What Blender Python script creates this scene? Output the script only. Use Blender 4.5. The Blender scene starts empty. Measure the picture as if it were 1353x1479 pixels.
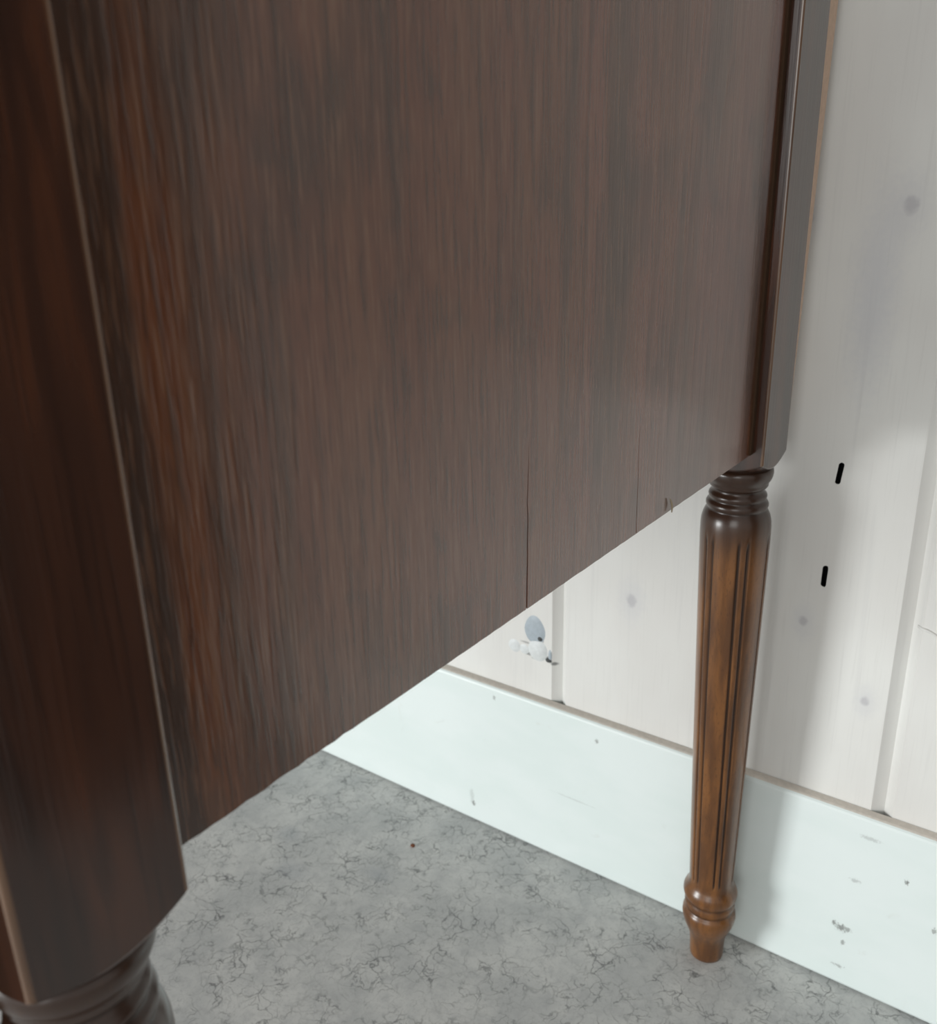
import bpy, bmesh, math, random
from mathutils import Matrix, Vector

# ------------------------------------------------------------------ camera, light, exposure
scene = bpy.context.scene
COL = scene.collection

cam_data = bpy.data.cameras.new('camera')
cam = bpy.data.objects.new('camera', cam_data)
COL.objects.link(cam)
# rows: image right, image down, view direction (world axes)
CAM_RIGHT = Vector((0.81111117, 0.58448359, -0.02185413))
CAM_DOWN = Vector((0.18463656, -0.29132362, -0.93863725))
CAM_FWD = Vector((-0.55498469, 0.75730409, -0.34421288))
m = Matrix((CAM_RIGHT, -CAM_DOWN, -CAM_FWD)).transposed().to_4x4()
m.translation = Vector((0.0, 0.0, 0.5169))
cam.matrix_world = m
cam_data.sensor_fit = 'HORIZONTAL'
cam_data.sensor_width = 36.0
cam_data.lens = 36.0 * 1350.0 / 1353.0
cam_data.clip_start = 0.01
cam_data.dof.use_dof = True
cam_data.dof.focus_distance = 0.40
cam_data.dof.aperture_fstop = 22.0
scene.camera = cam

world = bpy.data.worlds.new('room_light')
scene.world = world
world.use_nodes = True
wn = world.node_tree.nodes
wn['Background'].inputs[0].default_value = (1.0, 0.98, 0.945, 1)
wn['Background'].inputs[1].default_value = 0.58

def area_light(name, loc, aim, w, h, energy, color):
    l = bpy.data.lights.new(name, 'AREA')
    l.shape = 'RECTANGLE'
    l.size, l.size_y, l.energy, l.color = w, h, energy, color
    o = bpy.data.objects.new(name, l)
    COL.objects.link(o)
    o.location = loc
    o.rotation_euler = (Vector(aim) - Vector(loc)).to_track_quat('-Z', 'Y').to_euler()


# low glazing of the room beyond the cabinet's front on the left, and an unseen area lamp added behind the camera as fill
area_light('low_window_daylight', (-1.72, -1.64, 0.45), (-0.17, 0.50, 0.20), 0.66, 0.80, 46.0, (0.97, 1.0, 1.0))
area_light('room_fill', (0.35, -2.7, 1.0), (-0.15, 0.40, 0.40), 1.6, 1.4, 24.0, (0.98, 1.0, 0.99))

vs = scene.view_settings
vs.view_transform = 'Standard'
vs.look = 'None'
vs.exposure = 0.0
vs.gamma = 1.0
vs.use_curve_mapping = False

# ------------------------------------------------------------------ node helpers
class NT:
    def __init__(self, name):
        self.mat = bpy.data.materials.new(name)
        self.mat.use_nodes = True
        self.t = self.mat.node_tree
        self.t.nodes.clear()
        self.out = self.t.nodes.new('ShaderNodeOutputMaterial')
        self.b = self.t.nodes.new('ShaderNodeBsdfPrincipled')
        self.t.links.new(self.b.outputs[0], self.out.inputs[0])

    def n(self, kind, **kw):
        nd = self.t.nodes.new(kind)
        for k, v in kw.items():
            setattr(nd, k, v)
        return nd

    def put(self, sock, v):
        if v is None:
            return
        if isinstance(v, bpy.types.NodeSocket):
            self.t.links.new(v, sock)
        else:
            if sock.type == 'RGBA' and len(v) == 3:
                v = (*v, 1)
            sock.default_value = v

    def coords(self, kind='Object'):
        if kind == 'World':
            return self.n('ShaderNodeNewGeometry').outputs['Position']
        return self.n('ShaderNodeTexCoord').outputs[kind]

    def mapping(self, vec, scale=(1, 1, 1), loc=(0, 0, 0)):
        nd = self.n('ShaderNodeMapping')
        self.put(nd.inputs[0], vec)
        self.put(nd.inputs[1], loc)
        self.put(nd.inputs[3], scale)
        return nd.outputs[0]

    def noise(self, vec, scale, detail=3.0, rough=0.55, dist=0.0):
        nd = self.n('ShaderNodeTexNoise')
        self.put(nd.inputs['Vector'], vec)
        self.put(nd.inputs['Scale'], scale)
        self.put(nd.inputs['Detail'], detail)
        self.put(nd.inputs['Roughness'], rough)
        self.put(nd.inputs['Distortion'], dist)
        return nd.outputs[0]

    def ramp(self, v, lo, hi, a=0.0, b=1.0):
        nd = self.n('ShaderNodeMapRange')
        nd.interpolation_type = 'SMOOTHSTEP'
        self.put(nd.inputs[0], v)
        for i, x in enumerate((lo, hi, a, b)):
            self.put(nd.inputs[i + 1], x)
        return nd.outputs[0]

    def math(self, op, a, b=0.0):
        nd = self.n('ShaderNodeMath', operation=op)
        self.put(nd.inputs[0], a)
        self.put(nd.inputs[1], b)
        return nd.outputs[0]

    def mix(self, f, a, b, mode='MIX'):
        nd = self.n('ShaderNodeMix', data_type='RGBA', blend_type=mode)
        self.put(nd.inputs[0], f)
        self.put(nd.inputs[6], a)
        self.put(nd.inputs[7], b)
        return nd.outputs[2]

    def vmath(self, op, a, b=None):
        nd = self.n('ShaderNodeVectorMath', operation=op)
        self.put(nd.inputs[0], a)
        if b is not None:
            self.put(nd.inputs[1], b)
        return nd.outputs['Value'] if op in ('LENGTH', 'DISTANCE') else nd.outputs['Vector']

    def spot(self, vec, centre, radii, soft=0.3, wobble=None):
        """1 inside an ellipsoid mark at a fixed place on the surface, 0 outside"""
        d = self.vmath('SUBTRACT', vec, centre)
        d = self.vmath('DIVIDE', d, radii)
        if wobble is not None:
            d = self.vmath('ADD', d, wobble)
        l = self.vmath('LENGTH', d)
        return self.ramp(l, 1.0 + soft, 1.0 - soft)

    def bump(self, h, strength, dist=0.001):
        nd = self.n('ShaderNodeBump')
        self.put(nd.inputs['Strength'], strength)
        self.put(nd.inputs['Distance'], dist)
        self.put(nd.inputs['Height'], h)
        self.t.links.new(nd.outputs[0], self.b.inputs['Normal'])
        self.t.links.new(nd.outputs[0], self.b.inputs['Coat Normal'])

    def finish(self, col, rough=0.5, spec=0.5, coat=0.0, coat_rough=0.1, ior=1.5):
        self.put(self.b.inputs['IOR'], ior)
        self.put(self.b.inputs['Base Color'], col)
        self.put(self.b.inputs['Roughness'], rough)
        self.put(self.b.inputs['Specular IOR Level'], spec)
        self.put(self.b.inputs['Coat Weight'], coat)
        self.put(self.b.inputs['Coat Roughness'], coat_rough)
        return self.mat


# ------------------------------------------------------------------ materials
def panel_wood():
    """dark brown veneer, upright grain, redder towards the front edge"""
    k = NT('brown_veneer')
    v = k.coords()
    sep = k.n('ShaderNodeSeparateXYZ')
    k.put(sep.inputs[0], v)
    y = sep.outputs[1]
    wob = k.noise(k.mapping(v, (1, 1, 0.5)), 14, 2)
    yw = k.math('ADD', y, k.math('MULTIPLY', k.math('SUBTRACT', wob, 0.5), 0.012))
    yw = k.math('ADD', yw, k.math('MULTIPLY', k.math('SUBTRACT', sep.outputs[2], 0.47), -0.012))
    broad = k.noise(k.mapping(v, (1, 1, 0.16)), 42, 3, 0.6, 0.4)
    streak = k.noise(k.mapping(v, (1, 1, 0.08)), 210, 3, 0.6, 0.3)
    fine = k.noise(k.mapping(v, (1, 1, 0.06)), 800, 2.0, 0.6, 0.2)
    patch = k.noise(k.mapping(v, (1, 1, 0.4)), 22, 3, 0.6, 0.3)
    blotch = k.noise(k.mapping(v, (1, 1, 0.6), (3.1, 1.7, 0.4)), 55, 2, 0.5, 0.4)
    base = k.mix(k.ramp(y, -0.10, 0.05), (0.122, 0.0400, 0.0185), (0.172, 0.0620, 0.0380))  # base paler towards the back, the wall's reflection painted in
    col = k.mix(k.ramp(broad, 0.36, 0.66, 0.0, 0.8), base, (0.142, 0.0550, 0.0260))
    band = k.noise(k.mapping(v, (1, 1, 0.10), (0.7, 2.3, 0.2)), 34, 2, 0.5, 0.3)
    col = k.mix(k.ramp(band, 0.50, 0.62, 0.0, 0.50), col, (0.060, 0.037, 0.024))
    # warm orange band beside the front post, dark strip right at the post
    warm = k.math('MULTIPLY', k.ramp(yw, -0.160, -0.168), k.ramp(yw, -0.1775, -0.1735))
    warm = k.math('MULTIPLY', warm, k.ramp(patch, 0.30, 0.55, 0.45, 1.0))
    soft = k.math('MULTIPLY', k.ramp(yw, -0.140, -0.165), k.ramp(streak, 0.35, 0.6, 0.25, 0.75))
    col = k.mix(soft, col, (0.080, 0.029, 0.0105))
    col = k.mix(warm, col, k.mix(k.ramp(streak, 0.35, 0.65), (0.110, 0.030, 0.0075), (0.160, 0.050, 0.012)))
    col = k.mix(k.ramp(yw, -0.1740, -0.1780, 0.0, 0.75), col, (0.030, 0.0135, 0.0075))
    dark = k.math('MULTIPLY', k.ramp(patch, 0.52, 0.68), 0.42)
    col = k.mix(dark, col, (0.042, 0.021, 0.013))
    col = k.mix(k.ramp(blotch, 0.58, 0.72, 0.0, 0.4), col, (0.040, 0.022, 0.015))
    col = k.mix(k.ramp(streak, 0.46, 0.68, 0.0, 0.34), col, (0.040, 0.016, 0.009))
    col = k.mix(k.ramp(fine, 0.52, 0.66, 0.0, 0.50), col, (0.030, 0.013, 0.007))
    col = k.mix(k.ramp(fine, 0.46, 0.32, 0.0, 0.40), col, (0.200, 0.100, 0.056))
    h = k.math('ADD', k.math('MULTIPLY', streak, 0.9), k.math('MULTIPLY', fine, 0.5))
    k.bump(h, 0.22, 0.0006)
    rough = k.ramp(streak, 0.3, 0.7, 0.19, 0.27)
    return k.finish(col, rough, 0.42, 0.62, 0.15, 1.68)


def post_wood(name, a, b, streak_col, rough=0.20, coat=0.5):
    k = NT(name)
    v = k.coords()
    rnd = k.n('ShaderNodeObjectInfo').outputs['Random']
    v = k.vmath('ADD', v, k.math('MULTIPLY', rnd, 7.0))
    broad = k.noise(k.mapping(v, (1, 1, 0.10)), 75, 3, 0.6, 0.3)
    patch = k.noise(k.mapping(v, (1, 1, 0.35)), 32, 2)
    fine = k.noise(k.mapping(v, (1, 1, 0.03)), 700, 2, 0.6)
    col = k.mix(k.ramp(broad, 0.36, 0.66), a, b)
    col = k.mix(k.math('MULTIPLY', k.ramp(broad, 0.52, 0.66), k.ramp(patch, 0.45, 0.62)), col, streak_col)
    col = k.mix(k.ramp(fine, 0.52, 0.7, 0.0, 0.45), col, (a[0] * 0.5, a[1] * 0.5, a[2] * 0.5))
    edge = k.t.nodes.new('ShaderNodeVertexColor')
    edge.layer_name = 'arris'
    col = k.mix(k.math('MULTIPLY', edge.outputs[0], k.ramp(patch, 0.25, 0.55, 0.18, 0.6)), col, (0.20, 0.105, 0.052))
    k.bump(fine, 0.15, 0.0004)
    return k.finish(col, rough, 0.42, coat, 0.13, 1.68)


def leg_wood():
    k = NT('turned_brown_wood')
    v = k.coords()
    sep = k.n('ShaderNodeSeparateXYZ')
    k.put(sep.inputs[0], v)
    z = sep.outputs[2]
    g = k.noise(k.mapping(v, (1, 1, 0.12)), 120, 3, 0.6, 0.2)
    speck = k.noise(k.mapping(v, (1, 1, 0.25)), 1100, 2, 0.6)
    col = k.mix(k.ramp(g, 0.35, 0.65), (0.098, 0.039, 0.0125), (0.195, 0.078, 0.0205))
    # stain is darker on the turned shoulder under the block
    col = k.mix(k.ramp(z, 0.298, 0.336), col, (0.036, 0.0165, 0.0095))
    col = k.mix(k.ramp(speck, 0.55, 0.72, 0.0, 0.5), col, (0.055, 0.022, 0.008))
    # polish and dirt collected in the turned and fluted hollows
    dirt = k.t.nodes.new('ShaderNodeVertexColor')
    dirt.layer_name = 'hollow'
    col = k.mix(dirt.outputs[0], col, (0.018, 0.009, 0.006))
    k.bump(g, 0.08, 0.0005)
    return k.finish(col, 0.30, 0.45, 0.32, 0.22)


KNOTS = [((-0.1094, 0.534, 0.4951), 0.0042), ((-0.1391, 0.534, 0.2526), 0.0030), ((-0.2543, 0.534, 0.236), 0.0042),
         ((-0.160, 0.534, 0.489), 0.0035), ((-0.098, 0.534, 0.210), 0.0028), ((0.21, 0.534, 0.52), 0.006), ((-0.5, 0.534, 0.3), 0.006)]


def white_board():
    """lime-washed pine: grain and a few knots show faintly through the paint"""
    k = NT('whitewashed_pine')
    v = k.coords('World')
    grain = k.noise(k.mapping(v, (1, 1, 0.035)), 150, 3, 0.6, 0.35)
    fine = k.noise(k.mapping(v, (1, 1, 0.03)), 620, 2, 0.6)
    cloud = k.noise(k.mapping(v, (1, 1, 0.5)), 11, 3, 0.6)
    col = k.mix(k.ramp(cloud, 0.35, 0.65), (0.665, 0.655, 0.630), (0.715, 0.715, 0.690))
    col = k.mix(k.ramp(grain, 0.54, 0.72, 0.0, 0.30), col, (0.56, 0.555, 0.545))
    col = k.mix(k.ramp(fine, 0.55, 0.72, 0.0, 0.16), col, (0.53, 0.52, 0.50))
    wob = k.n('ShaderNodeTexNoise')
    k.put(wob.inputs['Vector'], v)
    k.put(wob.inputs['Scale'], 260.0)
    wv = k.vmath('SUBTRACT', wob.outputs['Color'], (0.5, 0.5, 0.5))
    for c, r in KNOTS:
        halo = k.spot(v, c, (r * 2.0, 0.05, r * 3.6), 0.7, wv)
        col = k.mix(k.math('MULTIPLY', halo, 0.22), col, (0.47, 0.48, 0.53))
        core = k.spot(v, c, (r * 0.8, 0.05, r * 1.0), 0.5, wv)
        col = k.mix(k.math('MULTIPLY', core, 0.5), col, (0.36, 0.35, 0.38))
    # long bluish stain below the upper knot
    st = k.spot(v, (-0.1215, 0.534, 0.450), (0.010, 0.05, 0.045), 0.8, wv)
    col = k.mix(k.math('MULTIPLY', st, 0.32), col, (0.46, 0.48, 0.55))
    # dark cracks round the broken knot by the left groove
    for c, r, s in [((-0.3265, 0.534, 0.1845), (0.0016, .05, 0.0022), 0.85), ((-0.3205, 0.534, 0.1708), (0.0020, .05, 0.0018), 0.95),
                    ((-0.3375, 0.534, 0.1700), (0.0042, .05, 0.0013), 0.7), ((-0.3160, 0.5355, 0.1675), (0.0024, .05, 0.0013), 0.8),
                    ((-0.3320, 0.534, 0.1675), (0.0030, .05, 0.0008), 0.5), ((-0.3405, 0.534, 0.1790), (0.0040, .05, 0.0008), 0.5)]:
        col = k.mix(k.math('MULTIPLY', k.spot(v, c, r, 0.5, wv), s), col, (0.10, 0.105, 0.105))
    k.bump(k.math('ADD', k.math('MULTIPLY', grain, 0.5), k.math('MULTIPLY', fine, 0.5)), 0.16, 0.0006)
    return k.finish(col, 0.48, 0.4)


def baseboard_paint():
    k = NT('cool_white_paint')
    v = k.coords('World')
    cloud = k.noise(k.mapping(v, (0.4, 1, 1)), 22, 3, 0.6)
    brush = k.noise(k.mapping(v, (0.03, 1, 1)), 260, 3, 0.6)
    scuff = k.noise(v, 46, 4, 0.62, 0.8)
    col = k.mix(k.ramp(cloud, 0.35, 0.65), (0.690, 0.765, 0.750), (0.725, 0.790, 0.780))
    col = k.mix(k.ramp(scuff, 0.64, 0.74, 0.0, 0.30), col, (0.60, 0.63, 0.60))
    wob = k.n('ShaderNodeTexNoise')
    k.put(wob.inputs['Vector'], v)
    k.put(wob.inputs['Scale'], 900.0)
    wv = k.vmath('MULTIPLY', k.vmath('SUBTRACT', wob.outputs['Color'], (0.5, 0.5, 0.5)), (2.6, 2.6, 2.6))
    for c, r, s in [((-0.3864, 0.525, 0.0180), (0.0016, .05, 0.0020), 0.8), ((-0.3880, 0.525, 0.025), (0.0018, .05, 0.006), 0.22),
                    ((-0.0960, 0.525, 0.0490), (0.0014, .05, 0.0018), 0.75), ((-0.0915, 0.525, 0.0470), (0.0030, .05, 0.0026), 0.75),
                    ((-0.0870, 0.525, 0.0475), (0.0018, .05, 0.0016), 0.6), ((-0.0890, 0.525, 0.036), (0.0011, .05, 0.0018), 0.6),
                    ((-0.0580, 0.525, 0.1003), (0.0011, .05, 0.0016), 0.85), ((-0.0870, 0.525, 0.0873), (0.0030, .05, 0.0014), 0.35),
                    ((-0.0900, 0.525, 0.0160), (0.0034, .05, 0.0012), 0.5), ((-0.0390, 0.525, 0.0730), (0.0012, .05, 0.0022), 0.6),
                    ((-0.2733, 0.525, 0.1210), (0.0012, .05, 0.0016), 0.6), ((-0.3640, 0.525, 0.1270), (0.0012, .05, 0.0020), 0.5),
                    ((-0.0820, 0.525, 0.1220), (0.0050, .05, 0.0014), 0.3), ((-0.2920, 0.525, 0.0620), (0.016, .05, 0.0006), 0.2)]:
        col = k.mix(k.math('MULTIPLY', k.spot(v, c, r, 0.5, wv), s), col, (0.13, 0.13, 0.12))
    k.bump(k.math('ADD', k.math('MULTIPLY', brush, 0.5), k.math('MULTIPLY', scuff, 0.5)), 0.12, 0.0006)
    return k.finish(col, 0.42, 0.45)


def floor_material():
    k = NT('grey_mottled_linoleum')
    v = k.coords('World')
    wob = k.n('ShaderNodeTexNoise')
    k.put(wob.inputs['Vector'], v)
    k.put(wob.inputs['Scale'], 70.0)
    k.put(wob.inputs['Detail'], 4.0)
    wv = k.vmath('MULTIPLY', k.vmath('SUBTRACT', wob.outputs['Color'], (0.5, 0.5, 0.5)), (0.022, 0.022, 0.022))
    vv = k.vmath('ADD', v, wv)
    big = k.noise(v, 22, 3, 0.6)
    mid = k.noise(v, 110, 3, 0.6)
    tiny = k.noise(v, 520, 2, 0.6)
    col = k.mix(k.ramp(big, 0.35, 0.66), (0.49, 0.497, 0.49), (0.61, 0.61, 0.592))
    col = k.mix(k.ramp(mid, 0.45, 0.70, 0.0, 0.45), col, (0.40, 0.405, 0.41))
    col = k.mix(k.ramp(tiny, 0.54, 0.74, 0.0, 0.40), col, (0.36, 0.36, 0.36))
    gate = k.ramp(k.noise(v, 38, 3, 0.6), 0.38, 0.62, 0.18, 1.0)
    for sc, w, amt in ((42.0, 0.034, 0.75), (85.0, 0.05, 0.62), (190.0, 0.07, 0.22)):
        vo = k.n('ShaderNodeTexVoronoi', feature='DISTANCE_TO_EDGE')
        k.put(vo.inputs['Vector'], vv)
        k.put(vo.inputs['Scale'], sc)
        line = k.ramp(vo.outputs['Distance'], w, 0.0)
        part = k.ramp(k.noise(v, sc * 1.1, 2), 0.38, 0.52)
        col = k.mix(k.math('MULTIPLY', k.math('MULTIPLY', line, k.math('MULTIPLY', gate, part)), amt), col, (0.13, 0.133, 0.133))
    for c, r in (((-0.505, 0.425, 0), (0.010, 0.008, 1)), ((-0.47, 0.395, 0), (0.013, 0.008, 1)), ((-0.41, 0.43, 0), (0.009, 0.006, 1))):
        col = k.mix(k.math('MULTIPLY', k.spot(v, c, r, 0.7), 0.35), col, (0.33, 0.35, 0.38))
    k.bump(k.math('ADD', mid, tiny), 0.10, 0.0006)
    return k.finish(col, 0.55, 0.4)


def plain(name, col, rough=0.5, spec=0.5):
    k = NT(name)
    n = k.noise(k.coords(), 300, 2)
    c = k.mix(k.ramp(n, 0.35, 0.65), tuple(x * 0.95 for x in col), tuple(min(1, x * 1.04) for x in col))
    return k.finish(c, rough, spec)


M_PANEL = panel_wood()
M_POST = post_wood('dark_post_wood', (0.022, 0.0085, 0.0050), (0.050, 0.0175, 0.0090), (0.080, 0.026, 0.011))
M_TAN = plain('light_tan', (0.62, 0.45, 0.34), 0.7, 0.3)
M_DARKKNOT = plain('dark_knot_crack', (0.085, 0.09, 0.09), 0.8, 0.2)
M_BLOCK = plain('reflection_block_dark', (0.030, 0.015, 0.010), 0.5, 0.4)
M_LEG = leg_wood()
M_BOARD = white_board()
M_BASE = baseboard_paint()
M_FLOOR = floor_material()
M_LEDGE = plain('dusty_shaded_ledge', (0.70, 0.65, 0.585), 0.7, 0.3)
M_BLACK = plain('black_hole_shade', (0.006, 0.006, 0.006), 0.9, 0.1)
M_KNOT_GREY = plain('bluish_grey_knot', (0.36, 0.41, 0.45), 0.4)
M_KNOT_WHITE = plain('whitened_knot', (0.64, 0.665, 0.665), 0.5)
M_CRUMB = plain('brown_crumb', (0.16, 0.05, 0.018), 0.7)
M_PALE = plain('pale_splinter', (0.30, 0.24, 0.16), 0.6)
M_RAW = plain('dark_underside_wood', (0.045, 0.022, 0.010), 0.75, 0.2)


# ------------------------------------------------------------------ mesh helpers
def obj(name, verts, faces, mat, parent=None, loc=(0, 0, 0), smooth=False, bevel=0.0, seg=2):
    me = bpy.data.meshes.new(name)
    bm = bmesh.new()
    vs_ = [bm.verts.new(p) for p in verts]
    for f in faces:
        bm.faces.new([vs_[i] for i in f])
    bmesh.ops.recalc_face_normals(bm, faces=bm.faces[:])
    if bevel > 0:
        es = [e for e in bm.edges if len(e.link_faces) == 2 and e.calc_face_angle(0) > 0.6]
        bmesh.ops.bevel(bm, geom=es, offset=bevel, segments=seg, affect='EDGES', profile=0.5)
    bm.to_mesh(me)
    bm.free()
    if smooth:
        for p in me.polygons:
            p.use_smooth = True
    me.materials.append(mat)
    o = bpy.data.objects.new(name, me)
    COL.objects.link(o)
    o.location = loc
    if parent:
        o.parent = parent
    return o


def box(name, lo, hi, mat, parent=None, bevel=0.0, seg=2, origin=(0, 0, 0)):
    x0, y0, z0 = [a - b for a, b in zip(lo, origin)]
    x1, y1, z1 = [a - b for a, b in zip(hi, origin)]
    v = [(x0, y0, z0), (x1, y0, z0), (x1, y1, z0), (x0, y1, z0), (x0, y0, z1), (x1, y0, z1), (x1, y1, z1), (x0, y1, z1)]
    f = [(0, 1, 2, 3), (4, 5, 6, 7), (0, 1, 5, 4), (1, 2, 6, 5), (2, 3, 7, 6), (3, 0, 4, 7)]
    return obj(name, v, f, mat, parent, bevel=bevel, seg=seg)


def prism(name, outline, axis, a, b, mat, parent=None, origin=(0, 0, 0)):
    """closed outline of (u, v) pairs swept along an axis: 'x' -> (y, z), 'z' -> (x, y)"""
    def P(u, v, w):
        p = (w, u, v) if axis == 'x' else (u, v, w)
        return tuple(c - d for c, d in zip(p, origin))
    n = len(outline)
    v = [P(u, w, a) for u, w in outline] + [P(u, w, b) for u, w in outline]
    f = [tuple(range(n)), tuple(range(n, 2 * n))] + [(i, (i + 1) % n, n + (i + 1) % n, n + i) for i in range(n)]
    return obj(name, v, f, mat, parent)


def structure(o):
    o['kind'] = 'structure'
    return o


def dome(name, cx, cz, rx, rz, h, mat, parent, y=0.534, power=2.0, taper=0.0, tilt=0.0, origin=(0, 0, 0)):
    """low rounded lump on the face of a board"""
    v, f = [], []
    N, R = 24, 5
    for i in range(R):
        t = i / (R - 1) * 0.97
        for j in range(N):
            a = 2 * math.pi * j / N
            c, s = math.cos(a), math.sin(a)
            k = 1.0 - taper * max(0.0, s)
            px, pz = rx * c * k * (1 - t), rz * s * (1 - t)
            px, pz = px * math.cos(tilt) - pz * math.sin(tilt), px * math.sin(tilt) + pz * math.cos(tilt)
            v.append((cx + px - origin[0], y - h * (1 - (1 - t) ** power) - origin[1], cz + pz - origin[2]))
    for i in range(R - 1):
        for j in range(N):
            f.append((i * N + j, i * N + (j + 1) % N, (i + 1) * N + (j + 1) % N, (i + 1) * N + j))
    f.append(tuple((R - 1) * N + j for j in range(N)))
    return obj(name, v, f, mat, parent, smooth=True)


# ------------------------------------------------------------------ the setting
WALL_Y = 0.534
floor = structure(box('floor', (-2.2, -2.6, -0.05), (2.2, 0.56, 0.0), M_FLOOR))
wall = structure(box('wall_back', (-2.2, 0.552, -0.05), (2.2, 0.60, 2.4), M_BOARD))

PITCH, G0 = 0.2315, -0.0790
CH_R, CH_L, DEPTH = 0.0068, 0.0058, 0.0052


def plank(i):
    """one board between groove i and groove i + 1, its front edges chamfered to form the V grooves"""
    x0, x1 = G0 + PITCH * i, G0 + PITCH * (i + 1)
    yb = 0.552
    out = [(x0, yb), (x0, WALL_Y + DEPTH), (x0 + CH_L, WALL_Y), (x1 - CH_R, WALL_Y), (x1, WALL_Y + DEPTH), (x1, yb)]
    return prism('plank', out, 'z', 0.0, 2.4, M_BOARD, wall)


planks = {i: plank(i) for i in range(-8, 9)}


def capsule_outline(cx, cz, r, hl, lean, bite=0.0):
    pts = []
    for j in range(20):
        a = 2 * math.pi * j / 20
        z = r * math.sin(a) + (hl if math.sin(a) >= 0 else -hl)
        x = r * math.cos(a)
        if bite and math.cos(a) > 0.5 and abs(z) < hl + r * 0.6:
            x -= bite * r
        pts.append((cx + x + lean * z, cz + z))
    return pts


# two narrow black holes through the board behind the leg
holes = [(-0.1283, 0.3493, 0.0016, 0.0050, 0.10, 0.0), (-0.1297, 0.2848, 0.0019, 0.0050, 0.02, 0.25)]
hp = planks[-1]
for cx, cz, r, hl, lean, bite in holes:
    o = capsule_outline(cx, cz, r, hl, lean, bite)
    n = len(o)
    v = [(x, WALL_Y - 0.002, z) for x, z in o] + [(x, WALL_Y + 0.008, z) for x, z in o]
    f = [tuple(range(n)), tuple(range(n, 2 * n))] + [(i, (i + 1) % n, n + (i + 1) % n, n + i) for i in range(n)]
    cut = obj('cutter', v, f, M_BLACK)
    md = hp.modifiers.new('cut', 'BOOLEAN')
    md.operation = 'DIFFERENCE'
    md.solver = 'EXACT'
    md.object = cut
    bpy.context.view_layer.update()
    dg = bpy.context.evaluated_depsgraph_get()
    me = bpy.data.meshes.new_from_object(hp.evaluated_get(dg))
    hp.modifiers.clear()
    hp.data = me
    bpy.data.objects.remove(cut)
    # shallow cup inside the cut, black to paint in the hole's shade
    v = []
    ccx, ccz = cx, cz
    for x, z in o:
        v.append((ccx + (x - ccx) * 0.985, WALL_Y + 0.0004, ccz + (z - ccz) * 0.985))
    for x, z in o:
        v.append((ccx + (x - ccx) * 0.97, WALL_Y + 0.0072, ccz + (z - ccz) * 0.97))
    f = [tuple(range(n, 2 * n))] + [(i, (i + 1) % n, n + (i + 1) % n, n + i) for i in range(n)]
    ob = obj('knot_hole', v, f, M_BLACK, hp)

# broken knot beside the left groove: grey tear, whitened round core, small side bud
kp = planks[-2]
dome('wood_knot', -0.3322, 0.1915, 0.0092, 0.0120, 0.0009, M_KNOT_GREY, kp, power=3, taper=0.18, tilt=0.06)
dome('wood_knot', -0.3295, 0.1752, 0.0085, 0.0090, 0.0018, M_KNOT_WHITE, kp, power=3)
dome('wood_knot', -0.3505, 0.1732, 0.0054, 0.0054, 0.0008, M_KNOT_WHITE, kp, power=3)
dome('wood_knot', -0.3415, 0.1728, 0.0042, 0.0040, 0.0006, M_KNOT_WHITE, kp, power=3)
dome('wood_knot', -0.3188, 0.1738, 0.0016, 0.0050, 0.0007, M_KNOT_GREY, kp, power=3)
dome('wood_knot', -0.3275, 0.1855, 0.0022, 0.0022, 0.0016, M_DARKKNOT, kp, power=3)
dome('wood_knot', -0.3200, 0.1695, 0.0028, 0.0019, 0.0016, M_DARKKNOT, kp, power=3)

# painted-over ridge across the right board's edge
rv, rf = [], []
for i in range(13):
    t = i / 12
    x = -0.0765 + 0.020 * t
    z = 0.2655 - 0.0050 * t + 0.0012 * math.sin(t * 5)
    hgt = 0.0011 * math.sin(math.pi * min(1, t * 1.2 + 0.08)) ** 0.5 if t < 0.76 else 0.0009
    yy = WALL_Y + (max(0.0, -0.0732 - x) / CH_L) * DEPTH
    rv += [(x, yy + 0.0004, z + 0.0016), (x, yy - hgt, z + 0.0004), (x, yy - hgt * 0.8, z - 0.0003), (x, yy + 0.0004, z - 0.0011)]
for i in range(12):
    for j in range(3):
        rf.append((4 * i + j, 4 * i + j + 1, 4 * i + j + 5, 4 * i + j + 4))
    rf.append((4 * i + 3, 4 * i, 4 * i + 4, 4 * i + 7))
rf += [(0, 1, 2, 3), (48, 49, 50, 51)]
obj('paint_ridge', rv, rf, M_BOARD, planks[0], smooth=True)

# baseboard: rounded front top edge, small rounded foot
BY, BZ = 0.525, 0.1362
prof = [(WALL_Y + 0.004, 0.0008), (BY + 0.0022, 0.0008), (BY + 0.0008, 0.0016), (BY, 0.0034), (BY, BZ - 0.0030), (BY + 0.0005, BZ - 0.0014),
        (BY + 0.0015, BZ - 0.0004), (BY + 0.0030, BZ), (WALL_Y - 0.0004, BZ)]
prof += [(WALL_Y - 0.0004, 0.02), (WALL_Y + 0.004, 0.02)][:1]
prof[0] = (WALL_Y - 0.0004, 0.0008)
base = structure(prism('baseboard_back', prof, 'x', -2.2, 2.2, M_BASE))

base.data.materials.append(M_LEDGE)  # beige top face: its shade painted in, along with dust
for p in base.data.polygons:
    if p.normal.z > 0.8 and p.center.z > 0.13:
        p.material_index = 1

# unseen dark block, added along the wall to darken the panel's reflection
structure(box('reflection_block_1', (0.36, 0.30, 0.0), (0.52, WALL_Y - 0.0002, 2.3), M_BLOCK, bevel=0.004))

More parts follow.
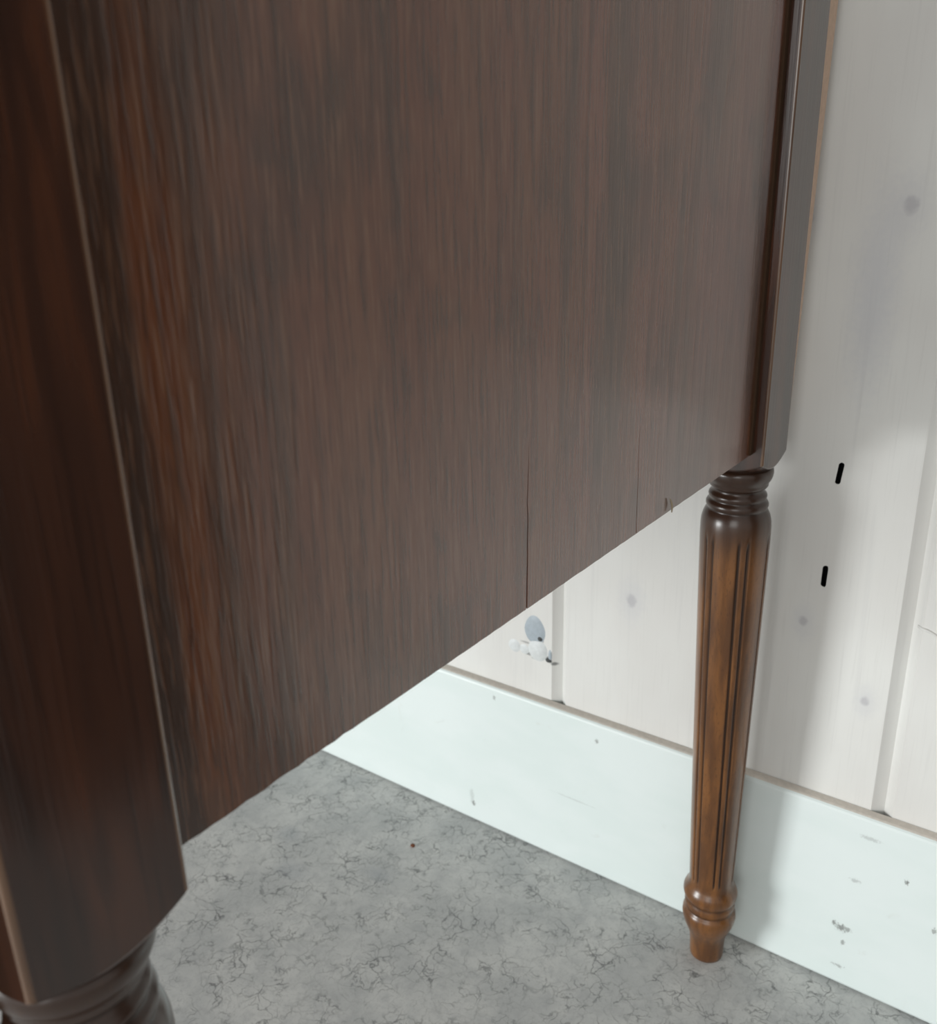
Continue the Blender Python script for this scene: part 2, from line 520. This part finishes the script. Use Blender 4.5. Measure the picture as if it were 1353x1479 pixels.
# ------------------------------------------------------------------ the cabinet
ROOT = Vector((-0.596, 0.2845, 0.0))
cab = bpy.data.objects.new('wooden_cabinet', None)
COL.objects.link(cab)
cab.location = ROOT
cab['label'] = 'dark brown wooden cabinet on turned fluted legs, standing against the white board wall'
cab['category'] = 'cabinet'

HW = 0.0193                       # half width of a corner post
XR, XL = -0.1713, -1.0207         # post axes
YF, YB = 0.0789, 0.4901
TOP = 0.80


def post():
    R = 0.0011
    # outline of a square with rounded arrises, points along each side so that the turned shoulder reads as an arc
    pts = []
    for q in range(4):
        a0 = q * math.pi / 2
        side = []
        for s in [-1.0, -0.965] + [-0.93 + 1.86 * i / 12 for i in range(13)] + [0.965, 1.0]:
            side.append((HW, s * (HW - R)))
        for i in range(1, 4):
            a = i / 4 * math.pi / 2
            side.append((HW - R + R * math.cos(a), HW - R + R * math.sin(a)))
        c, s_ = math.cos(a0), math.sin(a0)
        pts += [(x * c - y * s_, x * s_ + y * c) for x, y in side]

    def zb(x, y):
        r = math.hypot(x, y)
        t = max(0.0, min(1.0, (r - HW) / (HW * 0.40)))
        return 0.3607 + 0.0050 * t
    n = len(pts)
    v, f = [], []
    v += [(x, y, TOP) for x, y in pts]
    v += [(x, y, zb(x, y) + 0.0008) for x, y in pts]
    v += [(x * 0.982, y * 0.982, zb(x, y)) for x, y in pts]
    v += [(x * 0.80, y * 0.80, min(zb(x, y), zb(x * 0.80, y * 0.80))) for x, y in pts]
    v += [(x * 0.50, y * 0.50, 0.3607) for x, y in pts]
    for k in range(4):
        for i in range(n):
            f.append((k * n + i, k * n + (i + 1) % n, (k + 1) * n + (i + 1) % n, (k + 1) * n + i))
    f.append(tuple(range(n)))
    f.append(tuple(range(4 * n, 5 * n)))
    o = obj('corner_post', v, f, M_POST, cab)
    at = o.data.color_attributes.new('arris', 'FLOAT_COLOR', 'POINT')
    for i, p in enumerate(v):
        e = 1.0 if math.hypot(p[0], p[1]) > 0.0265 else 0.0
        at.data[i].color = (e, e, e, 1)
    return o


PROFILE = [(0.0104, 0.0), (0.0111, 0.0008), (0.0113, 0.004), (0.0115, 0.011), (0.0119, 0.0165), (0.0128, 0.0205), (0.0143, 0.0245),
           (0.0160, 0.0290), (0.0172, 0.0330), (0.0177, 0.0365), (0.0175, 0.0393), (0.0165, 0.0412), (0.0157, 0.0420), (0.0154, 0.0430),
           (0.0158, 0.0440), (0.0164, 0.0452), (0.0166, 0.0468), (0.0164, 0.0484), (0.0158, 0.0495), (0.0157, 0.0503), (0.0163, 0.0512),
           (0.0173, 0.0528), (0.0178, 0.0552), (0.0176, 0.0578), (0.0167, 0.0600), (0.0155, 0.0618), (0.0146, 0.0640), (0.0143, 0.0665)]
z0, z1 = 0.0680, 0.3190
SHAFT = []
for z in (0.0680, 0.0700, 0.0720, 0.0750, 0.085, 0.105, 0.130, 0.160, 0.190, 0.220, 0.250, 0.275, 0.295, 0.306, 0.311, 0.314, 0.317):
    t = (z - 0.068) / (0.3 - 0.068)
    SHAFT.append((0.0143 + (0.0193 - 0.0143) * t ** 0.92 if z < 0.3 else 0.0193 + 0.0003 * (z - 0.3) / 0.017, z))
UPPER = [(0.0196, 0.3205), (0.0196, 0.3240), (0.0193, 0.3275), (0.0186, 0.3305), (0.0176, 0.3328), (0.0168, 0.3340), (0.0165, 0.3347), (0.0168, 0.3354),
         (0.0172, 0.3364), (0.0172, 0.3376), (0.0166, 0.3388), (0.0157, 0.3396), (0.0154, 0.3403), (0.0158, 0.3411), (0.0161, 0.3422), (0.0158, 0.3434),
         (0.0149, 0.3443), (0.0143, 0.3452), (0.0141, 0.3462), (0.0145, 0.3470), (0.0156, 0.3476), (0.0163, 0.3486), (0.0163, 0.3497), (0.0166, 0.3507),
         (0.0176, 0.3522), (0.0183, 0.3542), (0.0186, 0.3565), (0.0183, 0.3585), (0.0172, 0.3592), (0.0165, 0.3596), (0.0165, 0.3612)]
RINGS = PROFILE + SHAFT + UPPER
HOLLOW_Z = [0.0428, 0.0500, 0.3347, 0.3403, 0.3462, 0.3600]


def leg(splay_y):
    offs = [-30, -24, -18, -13, -10.8, -9.4, -7.5, -5.6, -4.2, -2.1, 0, 2.1, 4.2, 5.6, 7.5, 9.4, 10.8, 13, 18, 24]
    dep = {7.5: 1.0, 5.6: 0.75, 9.4: 0.75}
    view = math.atan2(-0.947, 0.322) + math.radians(16.5)
    ang = [(view + math.radians(60 * s + o), dep.get(abs(o), 0.0)) for s in range(6) for o in offs]
    n = len(ang)
    v, f, hol = [], [], []
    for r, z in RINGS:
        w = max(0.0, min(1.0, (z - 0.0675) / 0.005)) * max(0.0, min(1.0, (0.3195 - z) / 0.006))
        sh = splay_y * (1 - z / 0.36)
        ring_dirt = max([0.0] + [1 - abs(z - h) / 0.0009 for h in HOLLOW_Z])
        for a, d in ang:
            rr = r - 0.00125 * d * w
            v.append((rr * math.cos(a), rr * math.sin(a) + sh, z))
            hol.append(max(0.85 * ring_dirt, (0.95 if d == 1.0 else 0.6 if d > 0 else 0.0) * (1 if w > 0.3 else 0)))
    for k in range(len(RINGS) - 1):
        for i in range(n):
            f.append((k * n + i, k * n + (i + 1) % n, (k + 1) * n + (i + 1) % n, (k + 1) * n + i))
    f.append(tuple(range(n)))
    f.append(tuple(range((len(RINGS) - 1) * n, len(RINGS) * n)))
    o = obj('leg', v, f, M_LEG, cab, smooth=True)
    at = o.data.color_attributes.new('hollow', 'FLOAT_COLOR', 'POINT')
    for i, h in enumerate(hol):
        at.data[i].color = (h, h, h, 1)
    return o


first_post = post()
back_leg, front_leg = leg(0.0125), leg(-0.0125)
first_post.location = (XR - ROOT.x, YB - ROOT.y, 0)
for (x, y) in ((XR, YF), (XL, YF), (XL, YB)):
    c = first_post.copy()
    COL.objects.link(c)
    c.location = (x - ROOT.x, y - ROOT.y, 0)
for src, y in ((back_leg, YB), (front_leg, YF)):
    src.location = (XR - ROOT.x, y - ROOT.y, 0)
    c = src.copy()
    COL.objects.link(c)
    c.location = (XL - ROOT.x, y - ROOT.y, 0)

# side panels: core and a face veneer, split from the bottom edge in two places
PX, PZ = -0.1590, 0.3717
PY0, PY1 = YF + HW - 0.001, YB - HW + 0.001
random.seed(5)


def split(yc, zt, w, lean):
    """jagged hairline notch running up from the bottom edge, listed left side up then right side down"""
    L, R_ = [], []
    N = 9
    for i in range(N + 1):
        t = i / N
        z = PZ + (zt - PZ) * t
        j = (random.random() - 0.5) * 0.0006
        y = yc + lean * t + j
        ww = w * (1 - t) ** 0.55 * 0.5 + 0.00004
        L.append((y - ww, z))
        R_.append((y + ww, z))
    return L + R_[::-1]


def veneer_outline():
    pts = []
    y = PY0
    marks = [(0.2500, split(0.2500, 0.4310, 0.00075, 0.0012)), (0.3355, split(0.3355, 0.4190, 0.00042, -0.0006))]
    ys = []
    yy = PY0
    while yy < PY1:
        ys.append(yy)
        yy += 0.0035
    ys.append(PY1)
    for y in ys:
        if marks and y > marks[0][0] - 0.002:
            if y < marks[0][0] + 0.002 and abs(y - marks[0][0]) < 0.002:
                pass
            pts += marks.pop(0)[1]
            last = pts[-1][0]
            continue
        if pts and y <= pts[-1][0] + 0.0008:
            continue
        jag = (random.random() - 0.4) * (0.0007 if y < 0.16 else 0.00025)
        pts.append((y, PZ + max(0.0, jag)))
    return pts + [(PY1, TOP), (PY0, TOP)]


side = box('side_panel', (PX - 0.019, PY0, PZ + 0.0012), (PX - 0.0012, PY1, TOP), M_RAW, cab, origin=ROOT)
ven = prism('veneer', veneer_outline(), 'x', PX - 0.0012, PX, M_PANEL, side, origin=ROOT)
other = box('side_panel', (XL - 0.012, PY0, PZ), (XL + 0.006, PY1, TOP), M_PANEL, cab, origin=ROOT)

# slender bead in the rebate beside the back post
box('bead_strip', (PX - 0.0004, YB - HW - 0.0042, PZ + 0.0006), (PX + 0.0012, YB - HW + 0.0004, TOP), M_RAW, cab, bevel=0.0004, origin=ROOT)

# pale curled splinter at the bottom edge
sv, sf = [], []
for i in range(9):
    t = i / 8
    a = t * 2.4
    c = Vector((PX + 0.0010 + 0.0006 * t, 0.3663 + 0.0030 * math.sin(a) * 0.6, 0.3775 - 0.0052 * t + 0.0008 * math.cos(a)))
    r = 0.00055 * (1 - 0.5 * abs(2 * t - 1))
    for j in range(6):
        b = j / 6 * 2 * math.pi
        sv.append(tuple(c + Vector((r * math.cos(b), r * math.sin(b), 0)) - ROOT))
for i in range(8):
    for j in range(6):
        sf.append((6 * i + j, 6 * i + (j + 1) % 6, 6 * i + 6 + (j + 1) % 6, 6 * i + 6 + j))
sf += [tuple(range(6)), tuple(range(48, 54))]
sp = obj('splinter', sv, sf, M_PALE, side, smooth=True)
sp['label'] = 'pale curled splinter'

box('bottom_panel', (XL + 0.006, YF - 0.008, PZ + 0.004), (PX - 0.019, YB + 0.006, PZ + 0.020), M_RAW, cab, origin=ROOT)
prism('back_wedge', [(YB + HW + 0.0002, 0.379), (YB + HW + 0.0008, 0.379), (0.5325, 0.735), (0.5325, TOP), (YB + HW + 0.0002, TOP)], 'x',
      XL - HW + 0.001, XR + HW - 0.0008, M_TAN, cab, origin=ROOT)  # tan wedge behind the posts, deepening towards the top
box('top', (XL - HW - 0.012, YF - HW - 0.034, TOP), (XR + HW + 0.012, YB + HW + 0.006, TOP + 0.020), M_PANEL, cab, bevel=0.004, origin=ROOT)
xm = (XL + XR) / 2
for a, b in ((XL + HW, xm), (xm, XR - HW)):
    box('door', (a + 0.0012, YF - HW - 0.030, PZ + 0.003), (b - 0.0012, YF + 0.004, TOP - 0.002), M_PANEL, cab, bevel=0.0015, origin=ROOT)  # doors set well forward so that they shade the front posts

for sx, xp in ((-1, XR), (1, XL)):      # unseen blocks added under the doors to shade the front posts
    a, b = sorted((xp + sx * HW, xp + sx * (HW + 0.045)))
    box('shade_block', (a, YF - HW - 0.028, 0.322), (b, YF - HW + 0.008, PZ + 0.004), M_RAW, cab, bevel=0.002, origin=ROOT)

# ------------------------------------------------------------------ small things
random.seed(2)
cv, cf = [], []
bmc = bmesh.new()
bmesh.ops.create_icosphere(bmc, subdivisions=2, radius=0.0019)
for vtx in bmc.verts:
    vtx.co *= 0.8 + 0.4 * random.random()
    vtx.co.z = max(-0.0008, vtx.co.z * 0.6) + 0.0008
me = bpy.data.meshes.new('crumb')
bmc.to_mesh(me)
bmc.free()
me.materials.append(M_CRUMB)
cr = bpy.data.objects.new('crumb', me)
COL.objects.link(cr)
cr.location = (-0.4094, 0.4711, 0.0)
cr['label'] = 'tiny rust brown crumb lying alone on the grey floor near the baseboard'
cr['category'] = 'crumb'
